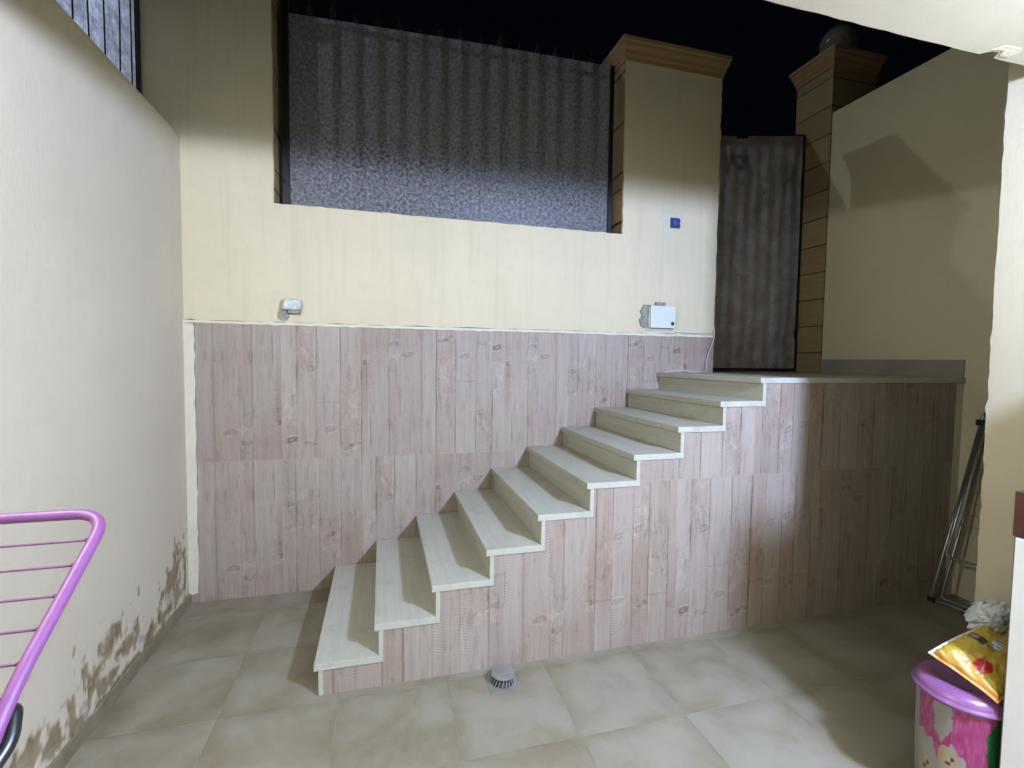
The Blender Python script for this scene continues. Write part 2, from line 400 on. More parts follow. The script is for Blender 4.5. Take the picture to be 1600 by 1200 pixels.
# ---- printed plank tiles
RES = .0055
TW, THt = .5545, .99
def make_print(seed):
    r = np.random.RandomState(seed); nx, nz = int(TW/RES)+1, int(THt/RES)+1
    x = (np.arange(nx)*RES)[None, :].repeat(nz, 0); z = (np.arange(nz)*RES)[:, None].repeat(nx, 1)
    cols = np.array([(.445, .390, .378), (.475, .442, .437), (.43, .370, .352), (.46, .42, .42), (.50, .475, .47), (.42, .352, .330), (.455, .41, .395), (.47, .44, .43)])
    img = np.zeros((nz, nx, 3)); xs = 0; k = 0
    line = np.zeros((nz, nx)); lite = np.zeros((nz, nx))
    while xs < TW:
        w_ = r.choice([.08, .11, .135, .15, .165]); x1 = min(TW+.01, xs+w_)
        if TW-x1 < .04: x1 = TW+.01
        sel = (x >= xs) & (x < x1)
        zc = r.uniform(.2, .8)*THt; c1, c2, c3 = cols[r.randint(8)], cols[r.randint(8)], cols[r.randint(8)]
        t = 1/(1+np.exp(-(z-zc-.02*np.sin(x*60))/.05)); t2 = 1/(1+np.exp(-(z-r.uniform(.1, .9)*THt)/.02))
        base = c1*(1-t[..., None])+c2*t[..., None]
        if r.rand() < .5: base = base*(1-.6*t2[..., None])+c3*.6*t2[..., None]
        img[sel] = base[sel]
        # joint line between planks
        dl = np.abs(x-xs-.003*(vnoise(z*7, x*0, seed+k)-.5)); st = np.clip(vnoise(z*5, x*0+k, seed+3)*2-.25, 0, 1)*r.uniform(.5, 1.1)
        line = np.maximum(line, np.exp(-(dl/.0038)**2)*st*1.25)
        dl2 = np.abs(x-xs-.012); lite = np.maximum(lite, np.exp(-(dl2/.004)**2)*np.clip(vnoise(z*4, x*0+k, seed+9)*2-.9, 0, 1))
        # circular-saw marks
        if r.rand() < .8:
            z0 = r.uniform(0, .7)*THt; z1 = z0+r.uniform(.12, .35); side = r.rand() < .5
            u = (x-xs)/(x1-xs); u = 1-u if side else u
            arc = np.sin((z+.5*(u*.09)**1.0)*2*math.pi/.0165)*np.clip(1.25-u*1.9, 0, 1)
            win = sel & (z > z0) & (z < z1)
            img[win] += (arc*.085)[win][:, None]
        # knots with flame grain
        for q in range(r.choice([0, 1, 1, 2])):
            kx = (xs+x1)/2+r.uniform(-.2, .2)*w_; kz = r.uniform(.08, .92)*THt
            dd = np.sqrt(((x-kx)/.032)**2+((z-kz-.15*(x-kx))/.016)**2); wob = dd+.5*fbm(x*30, z*30, seed+q)
            kn = np.exp(-(wob/2.0)**2); ring = (.5*np.sin((z-kz+.022*fbm(x*22, z*22, seed+q+3))*2*math.pi/.0125)+.5*np.sin(wob*6))*np.exp(-(wob/2.6)**2)
            img[sel] += (-(kn*.04)[..., None]+(ring*.10)[..., None])[sel]
            dk = np.exp(-((wob-1.3)/.30)**2)*(vnoise(x*45, z*45, seed+5) > .5); img[sel] -= (dk*.15)[sel][:, None]
            lt = np.exp(-((wob-1.9)/.35)**2)*(vnoise(x*40, z*40, seed+15) > .45); img[sel] += (lt*.09)[sel][:, None]
        # peeled, swirling bark patch
        if r.rand() < .6:
            kz = r.uniform(.15, .85)*THt; n_ = fbm(x*26, z*11, seed+40+k)
            win = sel & (np.abs(z-kz) < .10+.10*n_); e_ = np.exp(-((n_-.5)/.045)**2)
            img[win] += np.where(vnoise(x*9, z*9, seed+2) > .4, .10, -.09)[win][:, None]*e_[win][:, None]
        if r.rand() < .3:
            zz = r.uniform(.1, .9)*THt; dz = np.abs(z-zz-.004*np.sin(x*90)); img[sel] -= (np.exp(-(dz/.0035)**2)*.13)[sel][:, None]
        xs = x1; k += 1
    g = fbm(x*85, z*2.2, seed+1); g2 = fbm(x*28, z*1.3, seed+2); bl = fbm(x*9, z*4, seed+4)
    img += ((g-.5)*.10+(g2-.5)*.13)[..., None]
    img += (bl-.5)[..., None]*np.array([.05, .09, .10])
    dk = (fbm(x*60, z*8, seed+6) > .66)*.07; img -= dk[..., None]
    img -= line[..., None]*np.array([.24, .215, .205]); img += lite[..., None]*.12
    mean_ = img.mean((0, 1)); img = mean_+.88*(img-mean_)
    return np.clip(img, .05, .72)
PR = [make_print(s) for s in (11, 23, 37, 51)]
def tile_sheet(name, xa, xb, za, zb, y, keep, joint_z, xoff, seq_seed, parent):
    nx = int((xb-xa)/RES); nz = int((zb-za)/RES); xs = np.linspace(xa, xb, nx+1); zs = np.linspace(za, zb, nz+1)
    Xg, Zg = np.meshgrid(xs, zs); r = np.random.RandomState(seq_seed)
    row = (Zg > joint_z).astype(int); u = (Xg-xoff+row*0.0)/TW
    ti = np.floor(u).astype(int)
    lx = (u-ti)*TW; lz = np.where(row == 1, Zg-joint_z, Zg-joint_z+THt)
    lz = np.clip(lz, 0, THt-.001)
    colr = np.zeros(Xg.shape+(3,)); tmin = ti.min()
    for rr in (0, 1):
        last = -1
        for t in range(tmin, ti.max()+1):
            sel = (row == rr) & (ti == t)
            k = r.randint(len(PR))
            if k == last: k = (k+1) % len(PR)
            last = k; flip = r.rand() < .45
            if not sel.any(): continue
            a = lx[sel]; b_ = lz[sel]
            if flip: a = TW-a; b_ = THt-b_
            im = PR[k]; ia = np.clip((a/RES).astype(int), 0, im.shape[1]-1); ib = np.clip((b_/RES).astype(int), 0, im.shape[0]-1)
            tone = r.uniform(.95, 1.04)
            colr[sel] = im[ib, ia]*tone
    # thin pale joints between tiles
    ex = np.minimum(lx, TW-lx); jl = np.exp(-(ex/.0035)**2)*.35; colr += (jl*(vnoise(Zg*6, Xg, 5)-.35))[..., None]*.5
    ez = np.abs(Zg-joint_z); colr = colr*(1-(np.exp(-(ez/.0045)**2)*.5)[..., None])+np.array([.52, .46, .44])*(np.exp(-(ez/.0045)**2)*.5)[..., None]
    # browner, wetter tiles and glue stains further right, a pattern of the print batches
    colr = np.clip(colr, .05, .75)
    idx = np.arange((nx+1)*(nz+1)).reshape(nz+1, nx+1)
    q = np.stack([idx[:-1, :-1], idx[:-1, 1:], idx[1:, 1:], idx[1:, :-1]], -1)
    cx = (Xg[:-1, :-1]+Xg[1:, 1:])/2; cz = (Zg[:-1, :-1]+Zg[1:, 1:])/2
    q = q[keep(cx, cz)]
    used = np.unique(q); remap = -np.ones(idx.size, int); remap[used] = np.arange(len(used)); q = remap[q]
    co = np.stack([Xg.ravel(), np.full(Xg.size, y), Zg.ravel()], -1)[used]
    me = bpy.data.meshes.new(name); me.vertices.add(len(co)); me.vertices.foreach_set('co', co.ravel())
    me.loops.add(q.size); me.loops.foreach_set('vertex_index', q.ravel().astype(np.int32))
    me.polygons.add(len(q)); me.polygons.foreach_set('loop_start', np.arange(0, q.size, 4, dtype=np.int32))
    me.polygons.foreach_set('loop_total', np.full(len(q), 4, dtype=np.int32)); me.update(calc_edges=True)
    at = me.color_attributes.new('print', 'FLOAT_COLOR', 'POINT')
    c4 = np.concatenate([colr.reshape(-1, 3)[used], np.ones((len(used), 1))], 1); at.data.foreach_set('color', c4.ravel())
    return link(name, me, M['plank'], parent)
def keep_back(cx, cz):
    k = np.ones(cx.shape, bool)
    k &= ~((cx < .060) & (cz > .065))
    st = np.floor((cx-X0)/D).astype(int); st = np.clip(st, -1, 9); hs = np.array([0.]+HS[1:]); top_ = np.where(st < 0, 0, hs[np.clip(st+1, 0, 10)])
    return k & (cz > top_-.30)
tile_sheet('tile_cladding', 0.004, GX-.002, 0.0, 1.974, -.006, keep_back, .998, .06, 3, bw)

# ------------------------------------------------------------------ left wall
lw = thing('boundary_wall', 'left side wall of cream plaster, peeling and mouldy along its foot', 'wall', (-.1, -2, 0))
def left_sheet():
    res = .011; ya, yb, za, zb = -3.2, 0.0, 0.0, 3.22
    ny, nz = int((yb-ya)/res), int((zb-za)/res); Y, Z = np.meshgrid(np.linspace(ya, yb, ny+1), np.linspace(za, zb, nz+1))
    blobs = [(-.20, .36, .075, .15), (-.24, .20, .10, .15), (-.33, .28, .06, .11), (-.45, .20, .05, .14), (-.55, .12, .08, .06), (-.07, .30, .03, .22), (-.62, .10, .12, .05), (-.40, .12, .18, .045),
             (-.93, .29, .085, .095), (-1.03, .27, .06, .09), (-.83, .19, .09, .07), (-.74, .20, .05, .08), (-1.13, .22, .05, .07), (-1.10, .33, .022, .05), (-1.22, .28, .035, .07), (-1.15, .16, .07, .06), (-1.32, .20, .05, .06), (-1.05, .12, .11, .05),
             (-1.42, .13, .12, .06), (-1.27, .10, .12, .045), (-1.6, .2, .12, .08), (-1.95, .22, .15, .1), (-2.4, .2, .2, .1), (-.75, .07, .6, .03), (-1.3, .42, .016, .04), (-.72, .42, .015, .03)]
    e = np.zeros(Y.shape)
    for (y, z, a, b_) in blobs: e = np.maximum(e, np.exp(-((Y-y)/a)**2-((Z-z)/b_)**2))
    n = fbm(Y*26, Z*15, 3, 5); n2 = fbm(Y*60, Z*38, 8, 4)
    v = e*1.05+((n-.5)*2.0+(n2-.5)*.9)*np.clip(e*4, 0, 1)
    stain = np.clip((v-.50)/.24, 0, 1)
    # scattered small specks of mould and a grey-blue damp band
    low = np.exp(-np.clip(Z-.05, 0, 9)/.22)
    speck = np.clip((fbm(Y*30, Z*20, 21, 3)+low*.26-.86)/.06, 0, 1)*(Z < .9)
    edge_ = np.clip(1-np.abs(v-.52)/.13, 0, 1)*.35*(e > .1)
    olive = np.clip(edge_+np.clip((fbm(Y*5, Z*4, 31)-.5)*3, 0, 1)*low*.5, 0, .8)
    grey = np.clip((fbm(Y*20, Z*14, 44, 4)+low*.34-.93)/.08, 0, 1)*.8
    grey = np.maximum(grey, speck*.55*np.clip(1.3-Z/.9, 0, 1))
    corner = np.exp(-((Y+.02)/.02)**2)*np.clip(.9-np.abs(Z-.55)/.6, 0, 1)*(n > .5)*.8; olive = np.maximum(olive, corner)
    dep = -stain*.0035
    co = np.stack([dep.ravel(), Y.ravel(), Z.ravel()], -1)
    idx = np.arange(Y.size).reshape(Y.shape); q = np.stack([idx[:-1, :-1], idx[:-1, 1:], idx[1:, 1:], idx[1:, :-1]], -1).reshape(-1, 4)
    me = bpy.data.meshes.new('plaster_face'); me.vertices.add(len(co)); me.vertices.foreach_set('co', co.ravel())
    me.loops.add(q.size); me.loops.foreach_set('vertex_index', q.ravel().astype(np.int32)); me.polygons.add(len(q))
    me.polygons.foreach_set('loop_start', np.arange(0, q.size, 4, dtype=np.int32)); me.polygons.foreach_set('loop_total', np.full(len(q), 4, dtype=np.int32)); me.update(calc_edges=True)
    at = me.color_attributes.new('stain', 'FLOAT_COLOR', 'POINT')
    at.data.foreach_set('color', np.stack([stain.ravel(), olive.ravel(), grey.ravel(), np.ones(Y.size)], -1).ravel().astype(np.float32))
    return link('plaster_face', me, M['plaster_left'], lw, smooth=True)
left_sheet()
MB().box(-.25, -.006, -7.5, -.001, 0, 3.215).build('wall_core', M['plaster_yellow'], lw)
MB().prism(rough_line((-.25, 3.222), (.0015, 3.222), .04, .001)+[(.0015, 3.222), (.0015, 3.2), (-.25, 3.2)], 'y', -3.2, -.001).build('wall_top', M['plaster_yellow'], lw)
MB().box(-.006, .0, -7.5, -3.2, 0, 3.215).build('plaster_strip', M['plaster_yellow'], lw)
sk = [(y_, .072+random.gauss(0, .004)) for y_ in np.linspace(-3.2, -.008, 80)]
MB().prism([(-3.2, 0)]+sk+[(-.008, 0)], 'x', .0005, .013).build('skirting', M['skirt'], lw)

# ------------------------------------------------------------------ right wall of the landing
rw = thing('boundary_wall', 'right side wall of cream plaster rising behind the landing, shadowed by the gate pier', 'wall', (5.62, -1.5, 0))
MB().box(XR, XR+.22, -5.5, -.001, 0, 4.165).build('plaster_wall', M['plaster_yellow'], rw)
MB().box(XR-.014, XR-.001, -1.213, -.002, ZL+.001, 1.787).build('skirting', M['skirt2'], rw)
# ------------------------------------------------------------------ gate pillar and its lamp
gp = thing('gate_pillar', 'stone-clad gate pillar right of the gate with a moulded cap', 'pillar', (5.78, .2, ZL))
MB().box(5.508, 6.05, .004, .42, 1.50, 4.60).build('shaft', M['gatestone'], gp)
cap_mesh(5.508, 6.05, .004, .42, 4.601, .17).build('cap', M['cap'], gp)
gl = thing('globe_lamp', 'unlit clear globe lamp on top of the gate pillar', 'lamp', (5.78, .21, 4.77))
MB().lathe((5.78, .21, 4.772), [(.07, 0), (.07, .03), (.05, .05)], 24).build('base', M['iron'], gl)
prof = [(.165*math.sin(a), .205-.165*math.cos(a)) for a in np.linspace(.3, math.pi-.02, 22)]
MB().lathe((5.78, .21, 4.772), prof, 36).build('globe', M['globe'], gl, smooth=True)

# ------------------------------------------------------------------ window grille with frosted sheet
def film_sheet(name, fn, nu, nv, mat, parent):
    mb = MB(); v = [fn(i/nu, j/nv) for j in range(nv+1) for i in range(nu+1)]
    mb.add(v, [(j*(nu+1)+i, j*(nu+1)+i+1, (j+1)*(nu+1)+i+1, (j+1)*(nu+1)+i) for j in range(nv) for i in range(nu)])
    return mb.build(name, mat, parent, smooth=True)
wg = thing('window_grille', 'wide black iron window grille backed with frosted plastic sheet in the back wall opening', 'grille', (1.93, .17, ZS))
fr = MB(); fr.box(WX0+.035, WX0+.085, .13, .16, ZS+.002, 4.33).box(WX1-.075, WX1-.040, .13, .16, ZS+.002, 4.30).box(WX0+.085, WX1-.075, .133, .158, ZS+.002, ZS+.03)
fr.build('frame', M['iron'], wg)
film_sheet('plastic_sheet', lambda u, v: (WX0+.08+u*(WX1-WX0-.15), .150+.0008*math.sin(u*37)*math.sin(v*5+u*9), ZS+.01+v*(1.415-.02*abs(u-.5)+.055*u)), 90, 24, M['film'], wg)
bx = .80
k = -1
while True:
    x = .80+.1615*k
    if x > WX1-.09: break
    if x > WX0+.09:
        zt = 4.39+.02*math.sin(k*2.3)
        MB().box(x-.022, x+.022, .163, .175, ZS+.03, zt-.06).add([(x-.008, .166, zt-.06), (x+.008, .166, zt-.06), (x, .166, zt), (x-.008, .174, zt-.06), (x+.008, .174, zt-.06), (x, .174, zt)], [(0, 1, 2), (5, 4, 3), (0, 3, 4, 1), (1, 4, 5, 2), (2, 5, 3, 0)]).build('bar', M['iron_bar'], wg)
    k += 1
MB().box(WX0+.085, WX1-.075, .1755, .185, 4.24, 4.26).build('top_rail', M['iron_bar'], wg)
# small wall ties of the grille
for zt in (3.05, 3.32):
    MB().tube([(WX0+.004, .02, zt+.03), (WX0+.06, .135, zt-.03)], .0035, 6).build('tie_wire', M['iron'], wg)
    MB().tube([(WX1-.008, .03, zt-.10), (WX1-.06, .14, zt-.13)], .0035, 6).build('tie_wire', M['iron'], wg)

# ------------------------------------------------------------------ left fence panel
fp = thing('fence_panel', 'iron bar fence panel with backlit frosted sheet on top of the left wall', 'fence', (-.23, -1.2, 3.22))
def fp_fn(u, v):
    z = 3.225+v*.92; y = -.02-u*2.6
    if u < .03 and v > .5: y -= (v-.5)**2*.10
    return (-.236+.003*math.sin(u*60), y, z)
film_sheet('plastic_sheet', fp_fn, 60, 20, M['film_left'], fp)
for k in range(17):
    y = -.098-.154*k; b_ = .006*math.sin(k*1.7)
    MB().tube([(-.222, y, 3.222), (-.222+b_, y+b_, 3.8), (-.222, y, 4.15)], .0045, 8).build('bar', M['iron_bar'], fp)
MB().box(-.234, -.21, -2.65, -.003, 4.145, 4.175).box(-.234, -.21, -.022, -.003, 3.222, 4.145).build('frame', M['iron'], fp)

# ------------------------------------------------------------------ gate
ga = thing('metal_gate', 'tall dark metal gate covered with crinkled plastic film at the head of the stairs', 'gate', (4.9, .3, ZL))
GL, GR, GZ0 = 4.30, 5.498, 1.662
def gtop(x): return 3.93+(x-GL)*.125
fr = MB().prism([(GL, GZ0), (GL+.045, GZ0), (GL+.045, gtop(GL+.045)-.04), (GL, gtop(GL)-.04)], 'y', .28, .32)
fr.prism([(GR-.045, GZ0), (GR, GZ0), (GR, gtop(GR)-.04), (GR-.045, gtop(GR-.045)-.04)], 'y', .28, .32)
fr.prism([(GL, gtop(GL)-.0399), (GR, gtop(GR)-.0399), (GR, gtop(GR)), (GL, gtop(GL))], 'y', .28, .32)
fr.prism([(GL+.0451, GZ0), (GR-.0451, GZ0), (GR-.0451, GZ0+.045), (GL+.0451, GZ0+.045)], 'y', .282, .318)
fr.build('frame', M['iron'], ga)
def g_fn(u, v):
    x = GL+.02+u*(GR-GL-.06); z = GZ0+.03+v*(gtop(x)-GZ0-.05)
    wv = .004*math.sin(u*9+v*23)*math.exp(-((v-.9)/.18)**2)+.002*math.sin(u*17-v*11)+.002*math.sin(u*43)*math.sin(v*60)*(v > .8)
    wv += .020*math.sin(6*u+20*v)**3*math.exp(-((u-.25)/.25)**2-((v-.9)/.09)**2)
    wv += .012*math.exp(-((u-.35-.5*(1-v)*3)/.06)**2)*(v > .8)+.010*math.exp(-((v-.06-.25*(u-.4)**2)/.03)**2)
    return (x, .272+wv, z)
film_sheet('plastic_film', g_fn, 60, 110, M['film_gate'], ga)
for k in range(8):
    x = 4.385+.1415*k
    if x < GR-.06: MB().box(x-.022, x+.022, .322, .333, GZ0+.02, gtop(x)-.02).build('bar', M['iron_bar'], ga)
def spiral(cx, cz, r0, turns, flip=1, a0=0):
    return [(cx+flip*r0*(1-t*.8)*math.cos(a0+t*turns*2*math.pi), .312, cz+r0*(1-t*.8)*math.sin(a0+t*turns*2*math.pi)) for t in np.linspace(0, 1, 40)]
for (cx, cz, r0, fl_, a0) in ((4.60, 3.66, .17, 1, 0), (5.12, 3.74, .16, -1, .5), (5.16, 1.95, .20, 1, 3.5), (4.62, 1.93, .19, -1, 3.4), (4.9, 2.75, .11, 1, 0)):
    MB().tube(spiral(cx, cz, r0, 1.6, fl_, a0), .009, 6).build('scroll', M['iron_bar'], ga, smooth=True)
rv = MB()
for i in range(26):
    x = random.uniform(GL+.08, GR-.08); z = random.choice([1.75, 2.15, 2.6, 3.1, 3.45])+random.uniform(-.02, .02)
    u_ = (x-GL-.02)/(GR-GL-.06); v_ = (z-GZ0-.03)/(gtop(x)-GZ0-.05); y_ = g_fn(u_, v_)[1]
    MB().box(x-.005, x+.005, y_-.006, y_-.0005, z-.004, z+.004).build('film_clip', M['iron'], ga)
MB().lathe((GR-.02, .272, 2.08), [(.012, 0), (.012, .12)], 10).build('hinge', M['iron'], ga)

# ------------------------------------------------------------------ stairs
st = thing('staircase', 'straight flight of travertine steps with wood-print tiled side, rising right to the landing', 'stairs', (3.2, -.6, 0))
prof = [(X0+.05, 0.0)]
for i in range(10):
    x = XN[i]+.046; prof += [(x, HS[i]+(0 if i == 0 else -TH+.0)), (x, HS[i+1]-TH-.001)]
prof = [(XN[0]+.046, 0)]
for i in range(10):
    prof += [(XN[i]+.046, HS[i+1]-TH-.001)]
    if i < 9: prof += [(XN[i+1]+.046, HS[i+1]-TH-.001)]
prof += [(XR-.002, HS[10]-TH-.001), (XR-.002, 0)]
MB().prism(prof, 'y', -WF+.006, -.010).build('stair_core', M['cement'], st)
for i in range(9):
    MB().box(XN[i], XN[i+1]+.044, -WT, -.0085, HS[i+1]-TH, HS[i+1]).build('tread', M['tread'], st, bevel=.0022)
    MB().box(XN[i]+.022, XN[i]+.0445, -WF-.0055, -.0085, HS[i]+.0005, HS[i+1]-TH-.0005).build('riser', M['tread'], st, bevel=.001)
MB().box(XN[9]+.022, XN[9]+.0445, -WF-.0055, -.0085, HS[9]+.0005, HS[10]-TH-.0005).build('riser', M['tread'], st, bevel=.001)
ld = MB().prism([(XN[9], -WT), (XR-.001, -WT), (XR-.001, -.003), (5.506, -.003), (5.506, .62), (GX+.004, .62), (GX+.004, -.0085), (XN[9], -.0085)], 'z', HS[10]-TH, HS[10])
ld.build('landing_slab', M['tread'], st, bevel=.0022)
MB().box(GX+.006, 5.506, .0, .62, 0, HS[10]-TH-.002).build('landing_base', M['cement'], st)
def keep_side(cx, cz):
    i = np.clip(np.floor((cx-X0-.040)/D).astype(int), -1, 9); top_ = np.where(i < 0, -1, np.array(HS)[np.clip(i+1, 0, 10)])
    return (cz < top_-TH+.004) & (cx > X0+.036)
tile_sheet('side_cladding', X0+.03, 5.440, 0.0, HS[10]-TH, -WF, keep_side, 1.018, 2.535, 8, st)
fs = [(5.441+random.gauss(0, .002), z_) for z_ in np.linspace(0.0, HS[10]-TH-.001, 30)]
MB().prism(fs+[(XR-.001, HS[10]-TH-.001), (XR-.001, 0)], 'y', -WF+.002, -WF+.0058).build('filler_strip', M['filler'], st)

# ------------------------------------------------------------------ house: pier, upper wall, porch ceiling
ho = thing('house_pier', 'brightly lit cream corner pier of the house along the right edge', 'pier', (3.85, -2.9, 0))
ring = []
lv = np.arange(0, 6.01, .035)
rs = []
for z in lv:
    j = random.gauss(0, .0028) * (2 if random.random() < .07 else 1); j2 = random.gauss(0, .002)
    rs.append([(3.75, -5.2, z), (4.0, -5.2, z), (4.0, -2.376, z), (3.775, -2.376, z), (3.75, -2.379+j*.7, z), (3.75, -2.40, z)])
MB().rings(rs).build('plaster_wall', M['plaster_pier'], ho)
hb = thing('house_wall', 'cream front wall of the house behind the camera', 'wall', (1.7, -5.3, 0))
MB().box(0.001, 3.749, -5.4, -5.2, 0, 2.868).build('plaster_wall', M['plaster'], hb)
po = thing('porch_ceiling', 'pale porch ceiling slab crossing the top right corner with a chipped edge', 'ceiling', (1.8, -3.8, 2.87))
e = rough_line((0.002, -2.49), (3.36, -2.49), .05, .0016)
e += [(3.40, -2.492), (3.412, -2.506), (3.425, -2.514), (3.450, -2.518), (3.462, -2.511), (3.470, -2.498), (3.476, -2.490), (3.52, -2.489), (3.60, -2.491), (3.746, -2.490)]
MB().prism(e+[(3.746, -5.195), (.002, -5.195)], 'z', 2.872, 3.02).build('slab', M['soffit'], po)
MB().prism([(3.415, -2.522), (3.43, -2.55), (3.50, -2.555), (3.525, -2.54), (3.52, -2.51), (3.48, -2.505), (3.455, -2.53)], 'z', 2.8708, 2.8735).build('plaster_scar', M['plaster_yellow'], po)

# ------------------------------------------------------------------ wall fittings
jb = thing('junction_box', 'white electrical box with a dark switch, just above the tiles near the gate', 'electrical box', (3.7, -.03, 2.12))
MB().box(3.575, 3.815, -.055, -.0005, 2.040, 2.232).build('cover', M['white_plastic'], jb, bevel=.004)
MB().box(3.773, 3.800, -.061, -.0555, 2.065, 2.095).build('switch', M['darkbrown'], jb)
MB().box(3.567, 3.5745, -.03, -.0005, 2.05, 2.215).build('backplate', M['conduit'], jb)
pts = [(3.50, 2.06), (3.485, 2.11), (3.51, 2.15), (3.495, 2.18), (3.515, 2.225), (3.566, 2.225), (3.566, 2.045), (3.53, 2.035)]
MB().prism(pts, 'y', -.012, -.0005).build('mortar_patch', M['cement'], jb, wob=.001)
MB().box(3.52, 3.64, -.018, -.0008, 2.233, 2.242).box(3.64, 3.735, -.022, -.0008, 2.233, 2.268).build('clamp', M['cement'], jb, bevel=.002)
MB().prism([(3.55, 2.018), (3.83, 2.02), (3.83, 2.0385), (3.56, 2.0385)], 'y', -.010, -.0008).build('mortar_patch', M['cement_light'], jb)
bb = thing('switch_box', 'small dark blue box set in a grey cement smear high beside the gate', 'electrical box', (3.82, -.01, 2.97))
MB().box(3.770, 3.858, -.016, -.0005, 2.925, 3.012).build('box_body', M['blue'], bb, bevel=.002)
MB().lathe((0, 0, 0), [(.024, 0), (.024, .006), (.015, .006), (.015, .001)], 20, True).build('conduit_ring', M['blue_ring'], bb)
r_ = [c for c in bb.children if c.name.startswith('conduit_ring')][0]
for v in r_.data.vertices: v.co = Vector((3.812+v.co.x, -.0165-v.co.z, 2.970+v.co.y))
for z0_ in (2.935, 2.98): MB().box(3.8585, 3.868, -.010, -.0005, z0_, z0_+.02).build('lug', M['blue'], bb)
pts = [(3.70, 2.90), (3.69, 2.96), (3.66, 3.0), (3.68, 3.07), (3.74, 3.085), (3.83, 3.06), (3.90, 3.05), (3.89, 3.0), (3.91, 2.95), (3.87, 2.91), (3.80, 2.90), (3.76, 2.83), (3.735, 2.81), (3.72, 2.87)]
def blob(pts, n=2):
    for _ in range(n):
        q = []
        for i in range(len(pts)):
            a, b_ = pts[i], pts[(i+1) % len(pts)]
            q += [(a[0]*.75+b_[0]*.25, a[1]*.75+b_[1]*.25), (a[0]*.25+b_[0]*.75, a[1]*.25+b_[1]*.75)]
        pts = q
    return pts
M['smear'] = simple('grey cement smear', (.48, .445, .325), .9, var=.08, scale=9, bumps=.3)
MB().prism(blob(pts), 'y', -.0022, -.0004).build('cement_smear', M['smear'], bb)
cb_ = thing('conduit_stub', 'broken pale conduit fitting poking from the back wall left of the stairs, above the tiles', 'conduit', (.69, -.02, 2.09))
mb = MB(); mb.box(.645, .752, -.050, -.0005, 2.085, 2.160); mb.build('socket', M['conduit'], cb_, bevel=.006)
MB().tube([(.655, -.03, 2.155), (.651, -.036, 2.12), (.648, -.036, 2.085)], .021, 12).build('elbow', M['white_plastic'], cb_, smooth=True)
MB().box(.668, .745, -.045, -.0005, 2.058, 2.084).build('clip', M['cement'], cb_, bevel=.003)
MB().prism(blob([(.60, 2.03), (.605, 2.07), (.63, 2.10), (.655, 2.09), (.67, 2.05), (.66, 2.02), (.64, 2.008), (.62, 2.012)], 1), 'y', -.020, -.0005).build('mortar_patch', M['cement'], cb_)
ca = MB().tube([Vector(p) for p in rounded([(3.84, -.012, 2.012), (4.05, -.014, 2.006), (4.235, -.012, 2.008), (4.252, -.02, 2.05), (4.245, -.03, 1.97), (4.20, -.03, 1.86), (4.165, -.03, 1.76), (4.165, -.035, 1.665), (4.10, -.05, 1.657), (4.0, -.09, 1.657), (3.86, -.12, 1.672), (3.76, -.14, 1.672), (3.66, -.15, 1.653)], .05, 5)], .0035, 6).build('cable', M['cable'], smooth=True)
tag(ca, 'thin white cable hanging down the tiles and lying along the top step', 'cable')

# ------------------------------------------------------------------ floor drain
dr = thing('floor_drain', 'square metal floor drain with a raised round cover at the foot of the stair wall', 'drain', (1.945, -1.345, 0))
MB().box(1.860, 2.030, -1.425, -1.262, .0005, .004).build('plate', M['drain_steel'], dr)
MB().lathe((1.945, -1.345, .0045), [(.062, 0), (.050, .018), (.046, .038)], 24).build('throat', M['grille'], dr)
for k in range(20):
    a = 2*math.pi*k/20
    MB().tube([(1.945+.070*math.cos(a), -1.345+.070*math.sin(a), .0045), (1.945+.052*math.cos(a+.12), -1.345+.050*math.sin(a+.2), .036)], .0024, 5).build('rib', M['drain_steel'], dr)
MB().lathe((1.945, -1.345, .0425), [(.054, 0), (.063, .003), (.063, .007), (.055, .0095), (.02, .0102)], 36).build('cover', M['drain_steel'], dr, smooth=False)

# ------------------------------------------------------------------ purple clothes airer
pa = thing('clothes_airer', 'purple clothes airer with its wing raised beside the left wall', 'clothes airer', (.5, -3.2, 0))
xs0, xs1 = .16, .831
A = (xs1, -2.755, 1.46); B = (xs1, -3.035, 1.272); 
wing = rounded([(xs0, -3.06, 1.235), (xs0, -2.755, 1.46), (xs1, -2.755, 1.46), (xs1, -3.00, 1.296), (xs1, -3.075, 1.215)], .055, 8)
MB().tube(wing, .0095, 14).build('wing_frame', M['purple'], pa, smooth=True)
for t in (.17, .315, .475, .63, .775, .915):
    y = -2.755-(3.035-2.755)*t*1.0; z = 1.46-(1.46-1.272)*t
    MB().tube([(xs0, y, z), ((xs0+xs1)/2, y, z-.003), (xs1-.016, y, z-.001), (xs1-.006, y, z)], [.0022, .0022, .0022, .0042], 8).build('wire', M['purple_wire'], pa, smooth=True)
MB().tube(rounded([(xs1-.022, -2.992, 1.258), (xs1-.004, -2.994, 1.263), (xs1+.006, -3.02, 1.235), (xs1-.004, -3.06, 1.205), (xs1-.02, -3.08, 1.195)], .012, 4), .0105, 12).build('hinge', M['black_rubber'], pa, smooth=True)
MB().tube(rounded([(xs0, -3.08, 1.19), (xs1-.02, -3.08, 1.19), (xs1-.02, -3.62, 1.19), (xs0, -3.62, 1.19), (xs0, -3.09, 1.19)], .03), .010, 12).build('centre_frame', M['purple'], pa, smooth=True)
for j in range(6):
    y = -3.15-.08*j
    MB().tube([(xs0, y, 1.19), (xs1-.02, y, 1.19)], .0024, 6).build('wire', M['purple_wire'], pa)
